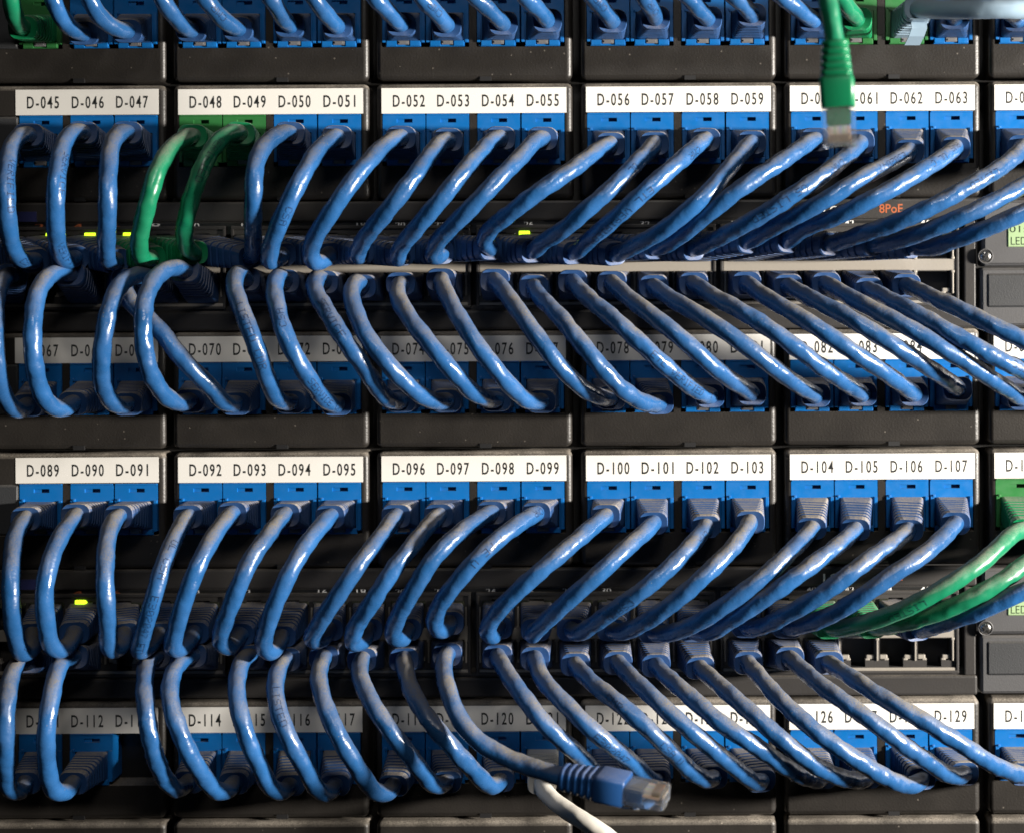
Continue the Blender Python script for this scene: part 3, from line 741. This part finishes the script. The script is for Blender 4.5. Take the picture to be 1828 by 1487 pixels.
# ------------------------------------------------------------------ odd cables: pale, white, and the two loose ends
def plug_parts(root, org, base, axis, face, color, lat=.9, lng=.85):
    """modular plug: ribbed boot, clear body with latch, gold contacts. axis points out of the boot to the plug tip, face = latch side"""
    z = axis.normalized(); y = (face - z*face.dot(z)).normalized(); x = y.cross(z)
    Mx = Matrix.Translation(base - org) @ Matrix((x, y, z)).transposed().to_4x4() @ Matrix.Diagonal((lat, lat, lng, 1))
    def pos(o): o.matrix_local = Mx; return o
    b = bmesh.new(); prof = []
    z0 = 0
    for i in range(5): prof += [(z0, .84), (z0 + .15, .98), (z0 + 1.75, 1.0), (z0 + 1.9, .84), (z0 + 2.6, .84)]; z0 += 2.6
    prof += [(13.1, 1.02), (14.5, 1.06), (24, 1.03), (24.4, .95)]
    rings = []
    for zz, k in prof:
        t = min(1, zz/14); hw = (4.9 + .9*t)*k; hh = (4.7 + .3*t)*k
        rings.append([Vector((a, c, zz))*.001 for a, c in rr(-hw, hw, -hh, hh, (3.6 - 2.0*t)*k, 4)])
    vr, _ = loops(b, rings); b.faces.new(vr[-1]); b.faces.new(vr[0][::-1])
    bmesh.ops.recalc_face_normals(b, faces=b.faces)
    pos(link('boot', mesh('boot', b, {'blue': CLEAN_BOOT, 'green': CLEAN_GREEN}[color]), root))
    def bx(bm, a, bev=.2, mi=0):
        vs_ = [bm.verts.new(Vector((xx, yy, zz))*.001) for zz in a[4:6] for yy in a[2:4] for xx in a[0:2]]
        fs = [bm.faces.new([vs_[i] for i in q]) for q in ((0,1,3,2), (4,6,7,5), (0,4,5,1), (2,3,7,6), (0,2,6,4), (1,5,7,3))]
        bmesh.ops.recalc_face_normals(bm, faces=fs)
        for f in fs: f.material_index = mi
        bmesh.ops.bevel(bm, geom=list({e for f in fs for e in f.edges}), offset=bev*.001, segments=2, affect='EDGES')
    b = bmesh.new(); bx(b, (-5.84, 5.84, -3.3, 3.3, 22.5, 38.5), .5)
    body = pos(link('plug_body', mesh('plug_body', b, CLEAR), root))
    b = bmesh.new(); bx(b, (-4.4, 4.4, -2.3, 2.3, 24.5, 31), .6); cj = pos(link('inner_cord', mesh('inner_cord', b, CORD[color]), root))
    b = bmesh.new(); wc = [(.85, .6, .45), (.85, .84, .82), (.5, .75, .55), (.5, .6, .85), (.85, .85, .85), (.5, .75, .5), (.85, .84, .82), (.65, .52, .42)]
    ms = [mat('wire_insulation', c_, .5) for c_ in wc]
    for i in range(8): bx(b, (-3.9 + i*1.02, -3.1 + i*1.02, -1.2, -.4, 31, 37), .15, i)
    pos(link('wires', mesh('wires', b, ms), root))
    b = bmesh.new()
    for i in range(8): bx(b, (-3.75 + i*1.02, -3.3 + i*1.02, -3.15, -1.3, 34.2, 37.2), .05)
    pos(link('contacts', mesh('contacts', b, GOLD), root))
    b = bmesh.new()
    bx(b, (-3.1, 3.1, 3.4, 4.2, 37, 38.4), .2)
    rings = []
    for zz, yy, hw in ((38.2, 3.7, 3.1), (34, 4.3, 3.1), (30, 5.3, 3.0), (27, 5.9, 1.9), (22, 6.6, 1.7)):
        rings.append([Vector(v)*.001 for v in ((-hw, yy - .45, zz), (hw, yy - .45, zz), (hw, yy + .45, zz), (-hw, yy + .45, zz))])
    vr, _ = loops(b, rings); b.faces.new(vr[-1]); b.faces.new(vr[0][::-1]); bmesh.ops.recalc_face_normals(b, faces=b.faces)
    for f in b.faces: f.smooth = False
    pos(link('latch', mesh('latch', b, CLEAR), root))

# green loose cable hanging in front at the top right
dg_ = .098
tip, tb = px(1500, 258, dg_), px(1490, 74, dg_)
pts = [px(1462, -90, dg_ - .008), px(1470, -40, dg_ - .002), px(1478, 5, dg_), px(1485, 45, dg_), tb, tb + (tip - tb)*.15]
root = link('patch_cable', None); root.location = tb
t = Tube(pts, R0 * .98, 901, .6, 4); link('cord', t.mesh('cord', GREEN_CORD, tb), root)
plug_parts(root, tb, tb, tip - tb, Vector((.15, 1, 0)), 'green', .84, .82)
tag(root, 'loose green patch cable hanging in front at top right, clear plug over D-060', 'cable', 'green patch cables')
# blue loose cable at the bottom
base = px(1004, 1386, .062); tip = px(1196, 1424, .072)
pth = [(798, 1168, .017), (792, 1184, .026), (799, 1230, .040), (818, 1278, .047), (850, 1319, .051), (900, 1350, .054), (955, 1371, .058)]
org = px(*lo(1, 11))
W = [org.lerp(px(798, 1168, .017), .55)] + [px(*p) for p in pth] + [base, base.lerp(tip, .2)]
root = link('patch_cable', None); root.location = org
t = Tube(W, R0, 902, .8); link('cord', t.mesh('cord', BLUE_CORD, org), root)
set_boot(root, org, px(798, 1168, .017), 'blue', org)
plug_parts(root, org, base, tip - base, Vector((-.25, .15, -1)), 'blue', .86, .91)
tag(root, 'loose blue patch cable at the bottom ending in a clear unplugged connector', 'cable', 'blue patch cables')
# pale blue cable at top right
root, t = cable('thick pale grey-blue cable bending right from the green jack at the top edge', [(1640, 16), (1654, 17), (1676, 18), (1720, 18), (1780, 17), (1828, 18), (1900, 26)],
                a=jk(0, JCX(4, 2)), color='pale', bump=.012, d_end=.03, r=.0033, lump=.25, group='odd coloured cables', d_start=.019)
b = bmesh.new()
A = px(*jk(0, JCX(4, 2)))
rings = []
for (x, y, d) in ((1640, 40, .017), (1641, 52, .0175), (1636, 66, .016), (1628, 82, .012)):
    c = px(x, y, d) - A
    rings.append([c + Vector(v)*.001 for v in ((-2.7, -.5, 0), (2.7, -.5, 0), (2.7, .5, .2), (-2.7, .5, .2))])
vr, _ = loops(b, rings); b.faces.new(vr[-1]); b.faces.new(vr[0][::-1]); bmesh.ops.recalc_face_normals(b, faces=b.faces)
for f in b.faces: f.smooth = False
link('latch_tab', mesh('latch_tab', b, PALE_BOOT), root)
# white cable at the bottom
cable('white patch cable from the jack under D-121, passing behind the loose blue plug', [(968, 1398), (972, 1412), (985, 1426), (1012, 1446), (1050, 1470), (1100, 1505), (1160, 1560)],
      a=jk(4, JCX(2, 3)), color='white', bump=.012, d_end=.035, lump=.5, group='odd coloured cables', d_start=.018)
